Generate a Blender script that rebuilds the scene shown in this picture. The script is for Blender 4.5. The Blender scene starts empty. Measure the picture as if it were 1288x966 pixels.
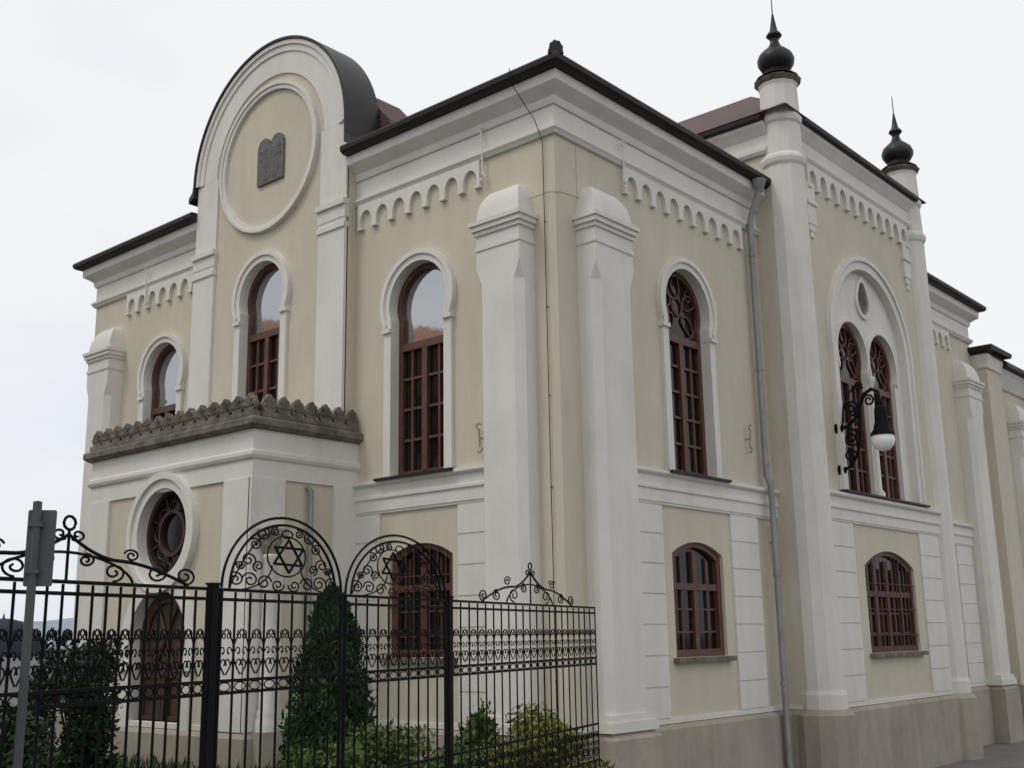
import bpy, bmesh, math, random
from mathutils import Vector, Matrix
from mathutils.geometry import tessellate_polygon
random.seed(7)
pi=math.pi; sin=math.sin; cos=math.cos
scene=bpy.context.scene
COL=scene.collection
# ------------------------------------------------------------------ materials
def mat(name,col,rough=.8,var=.12,scale=3.,fine=40.,bump=.15,metal=0.,streak=0.,spec=.5,ior=1.45,splash=0.):
    m=bpy.data.materials.new(name); m.use_nodes=True
    nt=m.node_tree; N=nt.nodes; L=nt.links
    b=N['Principled BSDF']; b.inputs['Roughness'].default_value=rough; b.inputs['Metallic'].default_value=metal
    b.inputs['Specular IOR Level'].default_value=spec; b.inputs['IOR'].default_value=ior
    geo=N.new('ShaderNodeNewGeometry')
    n1=N.new('ShaderNodeTexNoise'); n1.inputs['Scale'].default_value=scale; n1.inputs['Detail'].default_value=7; n1.inputs['Roughness'].default_value=.68
    L.new(geo.outputs['Position'],n1.inputs['Vector'])
    r=N.new('ShaderNodeValToRGB')
    lo=[max(0,c*(1-var)) for c in col]; hi=[min(1,c*(1+var*.6)) for c in col]
    r.color_ramp.elements[0].position=.3; r.color_ramp.elements[1].position=.62
    r.color_ramp.elements[0].color=(*lo,1); r.color_ramp.elements[1].color=(*hi,1)
    L.new(n1.outputs['Fac'],r.inputs['Fac'])
    out=r.outputs['Color']
    def mul(out,col_out):
        mx=N.new('ShaderNodeMix'); mx.data_type='RGBA'; mx.blend_type='MULTIPLY'; mx.inputs['Factor'].default_value=1
        L.new(out,mx.inputs['A']); L.new(col_out,mx.inputs['B']); return mx.outputs['Result']
    if streak>0:
        mp=N.new('ShaderNodeMapping'); mp.inputs['Scale'].default_value=(3,3,.5)
        L.new(geo.outputs['Position'],mp.inputs['Vector'])
        n3=N.new('ShaderNodeTexNoise'); n3.inputs['Scale'].default_value=1.; n3.inputs['Detail'].default_value=8; n3.inputs['Roughness'].default_value=.7
        L.new(mp.outputs['Vector'],n3.inputs['Vector'])
        r3=N.new('ShaderNodeValToRGB'); r3.color_ramp.elements[0].position=.34; r3.color_ramp.elements[1].position=.55
        k=1-streak
        r3.color_ramp.elements[0].color=(k,k*.985,k*.96,1); r3.color_ramp.elements[1].color=(1,1,1,1)
        L.new(n3.outputs['Fac'],r3.inputs['Fac']); out=mul(out,r3.outputs['Color'])
    if splash>0:
        sx_=N.new('ShaderNodeSeparateXYZ'); L.new(geo.outputs['Position'],sx_.inputs[0])
        ad=N.new('ShaderNodeMath'); ad.operation='MULTIPLY_ADD'; ad.inputs[1].default_value=-1.6; L.new(n1.outputs['Fac'],ad.inputs[0]); L.new(sx_.outputs['Z'],ad.inputs[2])
        mr=N.new('ShaderNodeMapRange'); mr.inputs['From Min'].default_value=.4; mr.inputs['From Max'].default_value=1.7; mr.inputs['To Min'].default_value=1-splash; mr.inputs['To Max'].default_value=1
        L.new(ad.outputs[0],mr.inputs['Value']); cb=N.new('ShaderNodeCombineColor')
        for i in range(3): L.new(mr.outputs[0],cb.inputs[i])
        out=mul(out,cb.outputs[0])
    L.new(out,b.inputs['Base Color'])
    if bump>0:
        n2=N.new('ShaderNodeTexNoise'); n2.inputs['Scale'].default_value=fine; n2.inputs['Detail'].default_value=4
        L.new(geo.outputs['Position'],n2.inputs['Vector'])
        bp=N.new('ShaderNodeBump'); bp.inputs['Strength'].default_value=bump; bp.inputs['Distance'].default_value=.02
        L.new(n2.outputs['Fac'],bp.inputs['Height']); L.new(bp.outputs['Normal'],b.inputs['Normal'])
    return m
M={}
M['cream']=mat('cream_stucco',(.605,.555,.445),.9,.055,.6,50,.14,streak=.05,spec=.2,splash=.10)
M['white']=mat('white_stucco',(.73,.705,.655),.9,.055,1.1,50,.14,streak=.05,spec=.2,splash=.10)
M['plinth']=mat('plinth_render',(.36,.32,.26),.9,.15,1.2,50,.3,streak=.15,spec=.2)
M['stone']=mat('weathered_stone',(.19,.167,.135),.95,.5,5,40,.5,streak=.3,spec=.2)
M['metal']=mat('dark_roof_metal',(.016,.014,.015),.45,.3,2,20,.05,spec=.4)
M['gutter']=mat('brown_gutter',(.022,.017,.016),.55,.3,2,20,.05,spec=.35)
M['tile']=mat('maroon_roof',(.085,.040,.038),.7,.3,6,25,.4)
M['wood']=mat('redbrown_wood',(.110,.046,.030),.5,.25,6,60,.1)
M['darkwood']=mat('dark_wood',(.05,.024,.018),.5,.25,6,60,.1)
M['door']=mat('brown_door',(.055,.026,.017),.5,.25,5,60,.1)
M['glass']=mat('dark_glass',(.011,.009,.008),.06,.2,1.5,1.2,.02,spec=.3,ior=1.45)
M['bright']=mat('sky_glass',(.05,.055,.06),.04,.2,1.5,1.6,.10,spec=1,ior=2.7)
M['iron']=mat('black_iron',(.004,.004,.005),.75,.2,10,60,.05,spec=.2)
M['pipe']=mat('grey_zinc',(.27,.275,.27),.5,.2,3,30,.05,metal=.2)
M['slab']=mat('grey_tablet',(.145,.14,.13),.75,.25,6,60,.2)
M['script']=mat('tablet_relief',(.105,.10,.092),.75,.3,6,60,.2)
M['globe']=mat('opal_glass',(.9,.9,.9),.25,.03,3,30,.0)
M['sign']=mat('sign_grey',(.085,.09,.10),.5,.2,4,40,.05)
M['pole']=mat('pole_grey',(.07,.072,.075),.5,.2,4,40,.05)
M['navy']=mat('navy_fabric',(.012,.014,.03),.8,.2,6,80,.1)
M['asphalt']=mat('asphalt',(.09,.09,.09),.9,.25,1.2,90,.4)
M['paving']=mat('paving',(.16,.155,.15),.9,.2,1.4,60,.3)
M['lawn']=mat('lawn_soil',(.035,.055,.02),.95,.4,3,60,.5)
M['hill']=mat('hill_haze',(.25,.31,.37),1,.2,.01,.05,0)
M['facade']=mat('far_facade',(.28,.25,.21),.9,.15,1,20,.1)
M['redtile']=mat('orange_tile',(.40,.17,.09),.8,.25,2,30,.3)
def leafmat(name,a,b):
    m=mat(name,a,.6,.0,2,30,0,spec=.25)
    r=[n for n in m.node_tree.nodes if n.type=='VALTORGB'][0]
    r.color_ramp.elements[0].color=(*a,1); r.color_ramp.elements[1].color=(*b,1)
    n=[n for n in m.node_tree.nodes if n.type=='TEX_NOISE'][0]; n.inputs['Scale'].default_value=7
    return m
M['thuja']=leafmat('thuja_leaf',(.010,.028,.008),(.026,.066,.017))
M['shrub']=leafmat('shrub_leaf',(.007,.017,.006),(.022,.042,.014))
M['lightleaf']=leafmat('light_leaf',(.03,.06,.014),(.095,.14,.035))
M['yellowleaf']=leafmat('yellow_leaf',(.05,.08,.016),(.20,.20,.045))
M['grass']=leafmat('grass_blade',(.02,.05,.012),(.06,.10,.03))
M['bark']=mat('bark',(.07,.05,.035),.9,.4,8,40,.5)
# ------------------------------------------------------------------ mesh builder
F=lambda u,v,d:(u,-d,v)
R=lambda u,v,d:(d,u,v)
RB=lambda u,v,d:(d+.6,u,v)
G=lambda u,v,d:(u,-.2-d,v)
P=lambda u,v,d:(u,-1.8-d,v)
PS=lambda u,v,d:(d-3.78,u,v)
I=lambda x,y,z:(x,y,z)
def shift(mp,s): return lambda u,v,d:mp(u,v,d+s)
class MB:
    def __init__(s,mp=I): s.v=[];s.f=[];s.mp=mp
    def add(s,vs,fs,mp=None):
        k=len(s.v); mp=mp or s.mp
        s.v+= [mp(*p) for p in vs]; s.f+=[tuple(i+k for i in f) for f in fs]; return s
    def box(s,u0,u1,v0,v1,d0,d1,mp=None):
        vs=[(u,v,d) for d in(d0,d1) for v in(v0,v1) for u in(u0,u1)]
        return s.add(vs,[(0,1,3,2),(4,6,7,5),(0,4,5,1),(2,3,7,6),(0,2,6,4),(1,5,7,3)],mp)
    def plate(s,outer,holes,d0,d1,mp=None):
        loops=[outer]+list(holes)
        tri=tessellate_polygon([[Vector((p[0],p[1],0)) for p in l] for l in loops])
        pts=[p for l in loops for p in l]; n=len(pts)
        vs=[(p[0],p[1],d0) for p in pts]+[(p[0],p[1],d1) for p in pts]
        fs=[tuple(t) for t in tri]+[tuple(i+n for i in reversed(t)) for t in tri]
        k=0
        for l in loops:
            m=len(l)
            for i in range(m):
                a=k+i;b=k+(i+1)%m; fs.append((a,b,b+n,a+n))
            k+=m
        return s.add(vs,fs,mp)
    def prismv(s,poly,v0,v1,mp=None,poly2=None):
        n=len(poly); q=poly2 or poly
        vs=[(p[0],v0,p[1]) for p in poly]+[(p[0],v1,p[1]) for p in q]
        fs=[tuple(range(n)),tuple(range(2*n-1,n-1,-1))]+[(i,(i+1)%n,(i+1)%n+n,i+n) for i in range(n)]
        return s.add(vs,fs,mp)
    def sweep(s,path,prof):
        n=len(path); m=len(prof); vs=[]
        for i,p in enumerate(path):
            def nrm(a,b):
                dx,dy=b[0]-a[0],b[1]-a[1]; l=math.hypot(dx,dy); return Vector((dy/l,-dx/l))
            ns=[]
            if i>0: ns.append(nrm(path[i-1],p))
            if i<n-1: ns.append(nrm(p,path[i+1]))
            if len(ns)==2:
                w=ns[0]+ns[1]; w=w/(w.dot(ns[0]))
            else: w=ns[0]
            for d,z in prof: vs.append((p[0]+w.x*d,p[1]+w.y*d,z))
        fs=[]
        for i in range(n-1):
            for j in range(m):
                a=i*m+j;b=i*m+(j+1)%m; fs.append((a,b,b+m,a+m))
        fs.append(tuple(range(m))); fs.append(tuple(range(n*m-1,(n-1)*m-1,-1)))
        return s.add(vs,fs,I)
    def tube(s,pts,r,seg=6,mp=None,closed=False,r2=None):
        mp=mp or s.mp
        P_=[Vector(mp(*p)) for p in pts]; n=len(P_); vs=[];fs=[]
        prev=None
        for i,p in enumerate(P_):
            if closed: t=P_[(i+1)%n]-P_[i-1]
            else: t=P_[min(i+1,n-1)]-P_[max(i-1,0)]
            t.normalize()
            if prev is None:
                a=Vector((0,0,1)) if abs(t.z)<.9 else Vector((1,0,0))
                x=t.cross(a).normalized()
            else:
                x=(prev-t*prev.dot(t)).normalized()
            prev=x; y=t.cross(x)
            rr=r if r2 is None else r+(r2-r)*i/(n-1)
            for k in range(seg):
                an=2*pi*(k+.5)/seg; q=p+x*(cos(an)*rr)+y*(sin(an)*rr); vs.append(tuple(q))
        lim=n if closed else n-1
        for i in range(lim):
            for k in range(seg):
                a=i*seg+k;b=i*seg+(k+1)%seg;c=((i+1)%n)*seg
                fs.append((a,b,c+(k+1)%seg,c+k))
        if not closed:
            fs.append(tuple(range(seg))); fs.append(tuple(range(n*seg-1,(n-1)*seg-1,-1)))
        return s.add(vs,fs,I)
    def lathe(s,prof,cx,cy,seg=16,rot=0):
        m=len(prof); vs=[];fs=[]
        for k in range(seg):
            a=2*pi*k/seg+rot
            for r,z in prof: vs.append((cx+cos(a)*r,cy+sin(a)*r,z))
        for k in range(seg):
            k2=(k+1)%seg
            for j in range(m-1): fs.append((k*m+j,k2*m+j,k2*m+j+1,k*m+j+1))
        fs.append(tuple(k*m for k in range(seg))); fs.append(tuple(k*m+m-1 for k in reversed(range(seg))))
        return s.add(vs,fs,I)
    def build(s,name,m,parent=None,smooth=None,fixn=True):
        me=bpy.data.meshes.new(name); me.from_pydata(s.v,[],s.f)
        if fixn:
            bm=bmesh.new(); bm.from_mesh(me); bmesh.ops.remove_doubles(bm,verts=bm.verts,dist=.00005)
            bmesh.ops.recalc_face_normals(bm,faces=bm.faces); bm.to_mesh(me); bm.free()
        me.materials.append(M[m])
        if smooth:
            me.shade_smooth(); me.set_sharp_from_angle(angle=math.radians(smooth))
        o=bpy.data.objects.new(name,me); COL.objects.link(o)
        if parent is not None:
            o.parent=parent
            o.location=-parent.location if parent.type=='EMPTY' else (0,0,0)
        return o
def tag(o,label,cat,group=None,kind=None):
    o['label']=label
    if cat: o['category']=cat
    if group: o['group']=group
    if kind: o['kind']=kind
    return o
def empty(name,loc,label,cat,group=None):
    o=bpy.data.objects.new(name,None); COL.objects.link(o); o.location=loc; o.empty_display_size=.2
    return tag(o,label,cat,group)
def structure(name,mb,m,label,**k):
    o=mb.build(name,m,**k); o['kind']='structure'; o['label']=label; o['category']=name.replace('_',' '); return o
# ------------------------------------------------------------------ outlines
def keyhole(c,hw,z0,zc,r,n=28):
    a0=math.acos(min(1,hw/r)); pts=[(c-hw,z0)]
    st=pi+a0; en=-a0
    for i in range(n+1):
        a=st+(en-st)*i/n; pts.append((c+r*cos(a),zc+r*sin(a)))
    pts.append((c+hw,z0)); return pts[::-1]
def seg_arch(c,hw,z0,zs,rise,n=12):
    r=(hw*hw+rise*rise)/(2*rise); zc=zs+rise-r; a=math.asin(hw/r)
    return [(c-hw,z0),(c+hw,z0)]+[(c+r*sin(a-2*a*i/n),zc+r*cos(a-2*a*i/n)) for i in range(n+1)]
def circ(c,z,r,n=32): return [(c+r*cos(2*pi*i/n),z+r*sin(2*pi*i/n)) for i in range(n)]
def rect(a,b,c,d): return [(a,c),(b,c),(b,d),(a,d)]
# ------------------------------------------------------------------ the synagogue
S=empty('synagogue',(-5.75,7.,0),'cream and white two storey synagogue with round gable and two slim corner turrets','synagogue')
W=11.5; D=15.2
F_up=[(-8.99,4.56,7.05),(-2.5,4.56,7.05)]
HW,RR=.53,.57
RHW,RRR=.56,.60
mb=MB(F)
mb.plate(rect(-W,-7.7,.2,9.5),[keyhole(F_up[0][0],HW,4.56,7.05,RR),seg_arch(-9.03,.60,2.12,3.45,.17)],-.45,0)
mb.build('front_wall','cream',S)
mb=MB(F)
mb.plate(rect(-3.9,0,.2,9.5),[keyhole(F_up[1][0],HW,4.56,7.05,RR),seg_arch(-2.47,.60,2.12,3.45,.17)],-.45,0)
mb.build('front_wall','cream',S)
mb=MB(R)
mb.plate(rect(.46,5.6,.2,9.5),[keyhole(3.0,RHW,4.56,7.03,RRR),seg_arch(3.0,.66,2.06,3.45,.17)],-.45,0)
mb.build('side_wall','cream',S)
mb=MB(R)
mb.plate(rect(10.7,D,.2,9.5),[],-.45,0)
mb.build('side_wall','cream',S)
mb=MB(); mb.box(-W,-W+.4,.45,D,.2,9.5); mb.box(-W+.4,0-.45,D-.4,D,.2,9.5)
mb.build('rear_wall','cream',S)
# gable bay (front)
gc=-5.83; gz=10.17; gr=1.98
out=[(gc-gr,.2),(gc+gr,.2)]+[(gc+gr*cos(pi*i/48),gz+gr*sin(pi*i/48)) for i in range(49)]
cwin=(-5.87,5.3,7.79)
mb=MB(F); mb.plate(out,[keyhole(cwin[0],HW,cwin[1],cwin[2],RR)],-.32,.2); gable=mb.build('gable_wall','cream',S)
mb=MB(G)
def half_ring(r0,r1,n=48): return [(gc+r0*cos(pi*i/n),gz+r0*sin(pi*i/n)) for i in range(n+1)]+[(gc+r1*cos(pi*(n-i)/n),gz+r1*sin(pi*(n-i)/n)) for i in range(n+1)]
mb.plate(half_ring(gr-.003,gr-.55),[],-.02,.03)
mb.plate(half_ring(gr-.002,gr-.18),[],-.025,.055)
mb.plate(half_ring(gr-.001,gr-.07),[],-.03,.085)
mb.build('gable_moulding','white',gable)
ro=gr+.05
prof=[(gc+ro*cos(pi*i/40),gz+ro*sin(pi*i/40)) for i in range(41)]
prof=[(gc+ro+.15,9.74),(gc+ro+.13,9.82),(gc+ro+.02,9.90)]+prof+[(gc-ro-.02,10.08),(gc-ro-.11,10.0),(gc-ro-.12,9.95)]
inn=[(gc+ro+.13,9.70),(gc+ro-.03,9.78)]+[(gc+(ro-.04)*cos(pi*i/40),gz+(ro-.04)*sin(pi*i/40)) for i in range(41)]+[(gc-ro+.03,9.98),(gc-ro-.11,9.90)]
mb=MB(F); mb.plate(prof+inn[::-1],[],-.40,.31)
mb.build('gable_roof','metal',S,smooth=35)
MB(F).plate([(-8.2,9.6),(-3.45,9.6),(-3.40,9.95),(-3.62,10.35),(-4.2,11.0),(gc,11.6),(-7.5,11.0),(-8.05,10.35),(-8.25,9.95)],[],-1.2,-.41).build('saddle_roof','tile',S)
# medallion and tablets
mb=MB(G); mb.plate(circ(gc,gz-.01,1.28,56),[circ(gc,gz-.01,1.17,56)],-.02,.055); mb.plate(circ(gc,gz-.01,1.29,56),[circ(gc,gz-.01,1.24,56)],-.03,.08)
med=mb.build('medallion','white',S)
for k in(-1,1):
    c=gc+.08+k*.171
    MB(G).plate([(c-.167,9.70),(c+.167,9.70)]+[(c+.167*cos(pi*i/14),10.33+.18*sin(pi*i/14)) for i in range(15)],[],-.02,.045).build('tablet','slab',med)
    mb=MB(G)
    mb.box(c-.135,c-.128,9.78,10.32,.04,.047)
    for j in range(5):
        z=10.28-j*.12; x=c+.12
        mb.box(c-.13,c+.125,z-.075,z-.071,.04,.0468)
        while x>c-.09:
            w=random.uniform(.028,.045); mb.box(x-w,x,z-.006,z+.010,.04,.048)
            if random.random()<.8: mb.box(x-.010,x,z-.0745,z-.0061,.04,.048)
            if random.random()<.6: mb.box(x-w,x-w+.010,z-.045,z-.0061,.04,.0478)
            x-=w+.02
    mb.build('inscription','script',med)
for a,b in((gc-gr,gc-gr+.6),(gc+gr-.62,gc+gr)):
    mb=MB(G); mb.box(a+.003,b,1.25,8.60,-.02,.05)
    mb.box(a-.012,b+.012,8.44,8.52,-.02,.075); mb.box(a-.025,b+.02,8.80,8.89,-.02,.10); mb.box(a-.01,b+.01,8.60,8.80,-.02,.06)
    mb.box(a+.003,b,8.89,10.168,-.02,.03)
    mb.build('gable_pilaster','white',S)
# corner piers
def pier(mp,a,b,d=.3,zt=7.55,names=('corner_pier','pier_cap')):
    mb=MB(mp); c=.10
    mb.prismv([(a,-.05),(a,d-c),(a+c,d),(b-c,d),(b,d-c),(b,-.05)],1.22,zt-.70)
    mb.prismv([(a,-.05),(a,d-c),(a+c,d),(b-c,d),(b,d-c),(b,-.05)],zt-.70,zt-.47,poly2=[(a,-.05),(a,d-.004),(a+.004,d),(b-.004,d),(b,d-.004),(b,-.05)])
    mb.box(a,b,zt-.47,zt,-.05,d)
    o=mb.build(names[0],'white',S)
    mb=MB(mp)
    mb.box(a-.015,b+.015,zt-.21,zt-.16,-.05,d+.015)
    mb.box(a-.025,b+.025,zt,zt+.06,-.05,d+.025); mb.box(a-.055,b+.055,zt+.06,zt+.13,-.05,d+.055); mb.box(a-.08,b+.08,zt+.13,zt+.19,-.05,d+.08)
    n=8
    for i in range(n):
        t0=i/n;t1=(i+1)/n
        f=lambda t:max(0.002,math.sqrt(max(0,1-t*t)))
        def poly(t):
            k=f(t); m=(a+b)/2; h=(b-a)/2
            return [(m-h*(.35+.65*k),-.05),(m-h*(.35+.65*k),d*k),(m+h*(.35+.65*k),d*k),(m+h*(.35+.65*k),-.05)]
        mb.prismv(poly(t0),zt+.19+.50*t0,zt+.19+.50*t1,poly2=poly(t1))
    mb.build(names[1],'white',o,smooth=30)
    mb=MB(mp); mb.box(a-.06,b+.06,.0,1.16,-.05,d+.10); mb.prismv([(a-.06,-.05),(a-.06,d+.10),(b+.06,d+.10),(b+.06,-.05)],1.16,1.24,poly2=[(a-.002,-.05),(a-.002,d+.002),(b+.002,d+.002),(b+.002,-.05)])
    mb.build('pier_base','plinth',o)
    mb=MB(mp)
    for i,(z0,z1,e) in enumerate(((1.24,1.36,.06),(1.36,1.44,.03))): mb.box(a-e,b+e,z0,z1,-.05,d+e)
    mb.build('pier_foot','white',o)
pier(F,-1.12,-.38); pier(F,-11.12,-10.38); pier(R,.42,1.26); pier(R,13.95,14.75)
# cornice, frieze mouldings, gutters
cor=[(-.05,9.20),(.04,9.20),(.06,9.25),(.06,9.30),(.12,9.35),(.20,9.40),(.22,9.42),(.22,9.56),(-.05,9.56)]
line=[(-.05,8.79),(.04,8.79),(.06,8.83),(.08,8.85),(.08,8.885),(.03,8.91),(-.05,8.91)]
gut=[(-.05,9.565),(.27,9.565),(.32,9.575),(.36,9.61),(.37,9.67),(.35,9.70),(-.05,9.72)]
gx0=gc-gr; gx1=gc+gr
paths=[[(-W,D),(-W,0),(gx0+.004,0)],[(gx1-.004,0),(0,0),(0,5.36)],[(0,10.94),(0,D),(-2.,D)]]
for p in paths:
    MB().sweep(p,cor).build('cornice','white',S,smooth=25)
    MB().sweep(p,line).build('frieze_moulding','white',S,smooth=25)
    MB().sweep(p,gut).build('gutter','gutter',S,smooth=30)
    MB().sweep(p,[(-.05,8.912),(.012,8.912),(.012,9.198),(-.05,9.198)]).build('frieze_band','white',S)
def arcade(mp,a,b,n,zb,zt,parent,rise=.19,d=.055,pend=.05):
    w=(b-a)/n; pts=[(a,zt),(a,zb)]
    for i in range(n):
        l=a+i*w+pend; r=a+(i+1)*w-pend; c=(l+r)/2; h=(r-l)/2
        pts.append((l,zb)); pts.append((l,zb+.06)); k=10
        for j in range(1,k): 
            an=pi-pi*j/k; pts.append((c+h*cos(an),zb+.07+rise*sin(an)))
        pts.append((r,zb+.06)); pts.append((r,zb))
    pts+=[(b,zb),(b,zt)]
    q=[]
    for p in pts:
        if not q or (abs(p[0]-q[-1][0])+abs(p[1]-q[-1][1]))>1e-5: q.append(p)
    mb=MB(mp); mb.plate(q[::-1],[],-.02,d)
    for i in range(n+1):
        x=a+i*w; x=min(max(x,a+pend),b-pend); mb.box(x-pend-.006,x+pend+.006,zb-.03,zb-.001,-.02,d+.008)
    return mb.build('arcade_frieze','white',parent)
arcade(F,-3.78,-1.28,7,8.42,8.785,S); arcade(F,-10.3,-7.86,7,8.42,8.785,S); arcade(R,1.5,4.75,9,8.42,8.785,S); arcade(R,11.6,13.8,6,8.42,8.785,S)
sc=[(-.05,4.08),(.03,4.08),(.03,4.11),(.045,4.115),(.045,4.27),(.07,4.29),(.07,4.33),(.05,4.34),(.05,4.46),(.09,4.48),(.11,4.50),(.11,4.545),(-.05,4.56)]
for p in([(gx1,0),(-1.12,0)],[(-10.38,0),(gx0,0)],[(0,1.26),(0,5.36)],[(0,10.9),(0,13.95)],[(.6,5.75),(.6,10.55)]):
    MB().sweep(p,sc).build('string_course','white',S)
def quoins(mp,a,b,z0,z1,n,d=.030):
    mb=MB(mp); h=(z1-z0)/n
    for i in range(n): mb.box(a,b,z0+i*h+.010,z0+(i+1)*h-.010,-.02,d)
    mb.box(a+.01,b-.01,z0,z1,-.02,d-.018)
    mb.build('quoin_strip','white',S)
quoins(F,-1.75,-1.122,1.3,4.08,7); quoins(F,gx1+.002,-3.25,1.3,4.08,7)
quoins(R,1.262,2.1,1.3,4.08,7); quoins(R,3.9,4.7,1.3,4.08,7)
quoins(RB,5.9,6.75,1.3,4.08,7); quoins(RB,9.5,10.4,1.3,4.08,7)
quoins(R,13.0,13.9,1.3,4.08,7)
pl=[(-.05,-.3),(.10,-.3),(.10,1.17),(.06,1.225),(-.05,1.235)]
plw=[(-.05,1.236),(.035,1.236),(.035,1.30),(-.05,1.31)]
for p in([(-W,D),(-W,0),(-7.7,0)],[(-3.9,0),(0,0),(0,5.4)],[(-.2,5.35),(.6,5.35),(.6,10.95),(-.2,10.95)],[(0,10.9),(0,D)]):
    MB().sweep(p,pl).build('plinth','plinth',S)
    MB().sweep(p,plw).build('plinth_moulding','white',S)
# ---- windows
def tall_window(mp0,c,z0,zc,hw,r,style,trim=True,dd=-.11):
    mp=shift(mp0,dd+.22)
    fr=MB(mp)
    fr.plate(keyhole(c,hw+.01,z0-.01,zc,r+.01),[keyhole(c,hw-.085,z0+.08,zc,r-.085)],-.32,-.22)
    zt=zc-.62 if style=='plain' else zc-.46
    fr.box(c-hw+.06,c+hw-.06,zt-.055,zt+.055,-.32,-.205)
    bw=.018
    fr.box(c-.05,c+.05,z0+.07,zt-.054,-.315,-.21)
    for k in(-1,1): fr.box(c+k*hw*.5-bw,c+k*hw*.5+bw,z0+.07,zt-.054,-.31,-.235)
    nrow=5 if style!='plain' else 4
    for i in range(1,nrow):
        z=z0+.08+(zt-z0-.1)*i/nrow
        fr.box(c-hw+.06,c-.0501,z-bw,z+bw,-.309,-.236); fr.box(c+.0501,c+hw-.06,z-bw,z+bw,-.309,-.236)
    w=fr.build('window','wood',S)
    if style=='plain':
        MB(mp).plate(rect(c-hw+.03,c+hw-.03,z0+.03,zt),[],-.30,-.275).build('pane','glass',w)
        MB(mp).plate(keyhole(c,hw-.03,zt+.002,zc,r-.03),[],-.30,-.275).build('head_pane','bright',w)
    else:
        MB(mp).plate(keyhole(c,hw-.02,z0+.02,zc,r-.02),[],-.30,-.275).build('pane','glass' ,w)
        t=MB(mp); q=r-.07
        def ring(x,z,rr,th): t.tube([(c+x+rr*cos(2*pi*i/18),zc+z+rr*sin(2*pi*i/18),-.26) for i in range(18)],th,6,closed=True)
        ring(0,q*.12,q*.25,.020)
        for a0,ln,wd in((pi/2,.62,.24),(pi*.5+1.25,.66,.25),(pi*.5-1.25,.66,.25),(pi*.5+2.35,.72,.22),(pi*.5-2.35,.72,.22)):
            pts=[]
            for i in range(17):
                s=i/16*2*pi; al=.5*(1-cos(s)); ac=sin(s)*(1-.35*al)
                l=q*(.34+ln*al); w_=q*wd*ac+q*.05*sin(al*3)
                pts.append((c+l*cos(a0)-w_*sin(a0),zc+q*.1+l*sin(a0)+w_*cos(a0),-.26))
            t.tube(pts[:-1],.016,5,closed=True)
        for k in(-1,1):
            t.tube([(c+k*q*(.02+.95*sin(pi*.5*i/12)),zc-q*.8+q*.75*(i/12)**2,-.262) for i in range(13)],.017,5)
            t.tube([(c+k*q*(.62+.3*cos(i*.5)*(1-i/16)),zc+q*(.5+.3*sin(i*.5)*(1-i/16)),-.258) for i in range(13)],.012,5)
        t.build('head_tracery','wood',w)
    if trim:
        mb=MB(mp0); e=.14
        mb.plate(keyhole(c,hw+e,z0,zc,r+e),[keyhole(c,hw-.004,z0-.003,zc,r-.004)],-.24,.055)
        mb.plate(keyhole(c,hw+e-.03,zc-.34,zc,r+e+.02,36)[1:-1]+keyhole(c,hw+e-.07,zc-.34,zc,r+e-.05,36)[1:-1][::-1],[],-.02,.085)
        for k in(-1,1):
            x0,x1=sorted((c+k*(hw-.010),c+k*(hw+e+.025))); mb.box(x0,x1,zc-.40,zc-.34,-.05,.09)
        mb.build('surround','white',w)
        mb=MB(mp0); mb.prismv([(c-hw-.22,-.24),(c-hw-.22,.16),(c+hw+.22,.16),(c+hw+.22,-.24)],z0-.04,z0-.0035)
        mb.build('sill','gutter',w)
    return w
for c,z0,zc in F_up: tall_window(F,c,z0,zc,HW,RR,'plain')
tall_window(G,cwin[0],cwin[1],cwin[2],HW,RR,'plain')
tall_window(R,3.0,4.56,7.03,RHW,RRR,'tracery')
def low_window(mp0,c,hw,z0,zs,rise,cols,grille=True):
    mp=shift(mp0,.05)
    fr=MB(mp)
    fr.plate(seg_arch(c,hw+.01,z0-.01,zs,rise),[seg_arch(c,hw-.10,z0+.10,zs-.07,rise)],-.22,-.10)
    bw=.026
    zt=z0+(zs-z0)*.68
    fr.box(c-hw+.08,c+hw-.08,zt-.045,zt+.045,-.215,-.11)
    for i in range(1,cols):
        x=c-hw+2*hw*i/cols; q=bw*2 if i*2==cols else bw
        fr.box(x-q,x+q,z0+.08,zt-.0451,-.21,-.12); fr.box(x-q,x+q,zt+.0451,zs+rise*.6-.06,-.21,-.12)
    for i in range(cols):
        x=c-hw+2*hw*(i+.5)/cols; fr.box(x-.011,x+.011,z0+.08,zt-.0451,-.208,-.14); fr.box(x-.011,x+.011,zt+.0451,zs-.03,-.208,-.14)
    for f in((.22,.45) if grille else (.24,.46)):
        z=z0+(zs-z0)*f
        fr.box(c-hw+.08,c+hw-.08,z-.013,z+.013,-.209,-.145)
    w=fr.build('window','wood',S)
    MB(mp).plate(seg_arch(c,hw-.03,z0+.03,zs-.03,rise),[],-.20,-.17).build('pane','glass',w)
    if grille:
        g=MB(mp0)
        n=int(hw*2/.15)
        for i in range(1,n):
            x=c-hw+2*hw*i/n; g.tube([(x,z0+.02,-.02),(x,zs+rise*.7,-.02)],.007,5)
        for f in(.2,.5,.8): 
            z=z0+(zs-z0)*f; g.tube([(c-hw,z,-.022),(c+hw,z,-.022)],.007,5)
        g.build('window_grille','wood',w)
    MB(mp0).prismv([(c-hw-.08,-.2),(c-hw-.08,.10),(c+hw+.08,.10),(c+hw+.08,-.2)],z0-.07,z0-.004).build('sill','stone',w)
    return w
for c in(-9.03,-2.47): low_window(F,c,.60,2.12,3.45,.17,2)
low_window(R,3.0,.66,2.06,3.45,.17,2,False)
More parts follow.
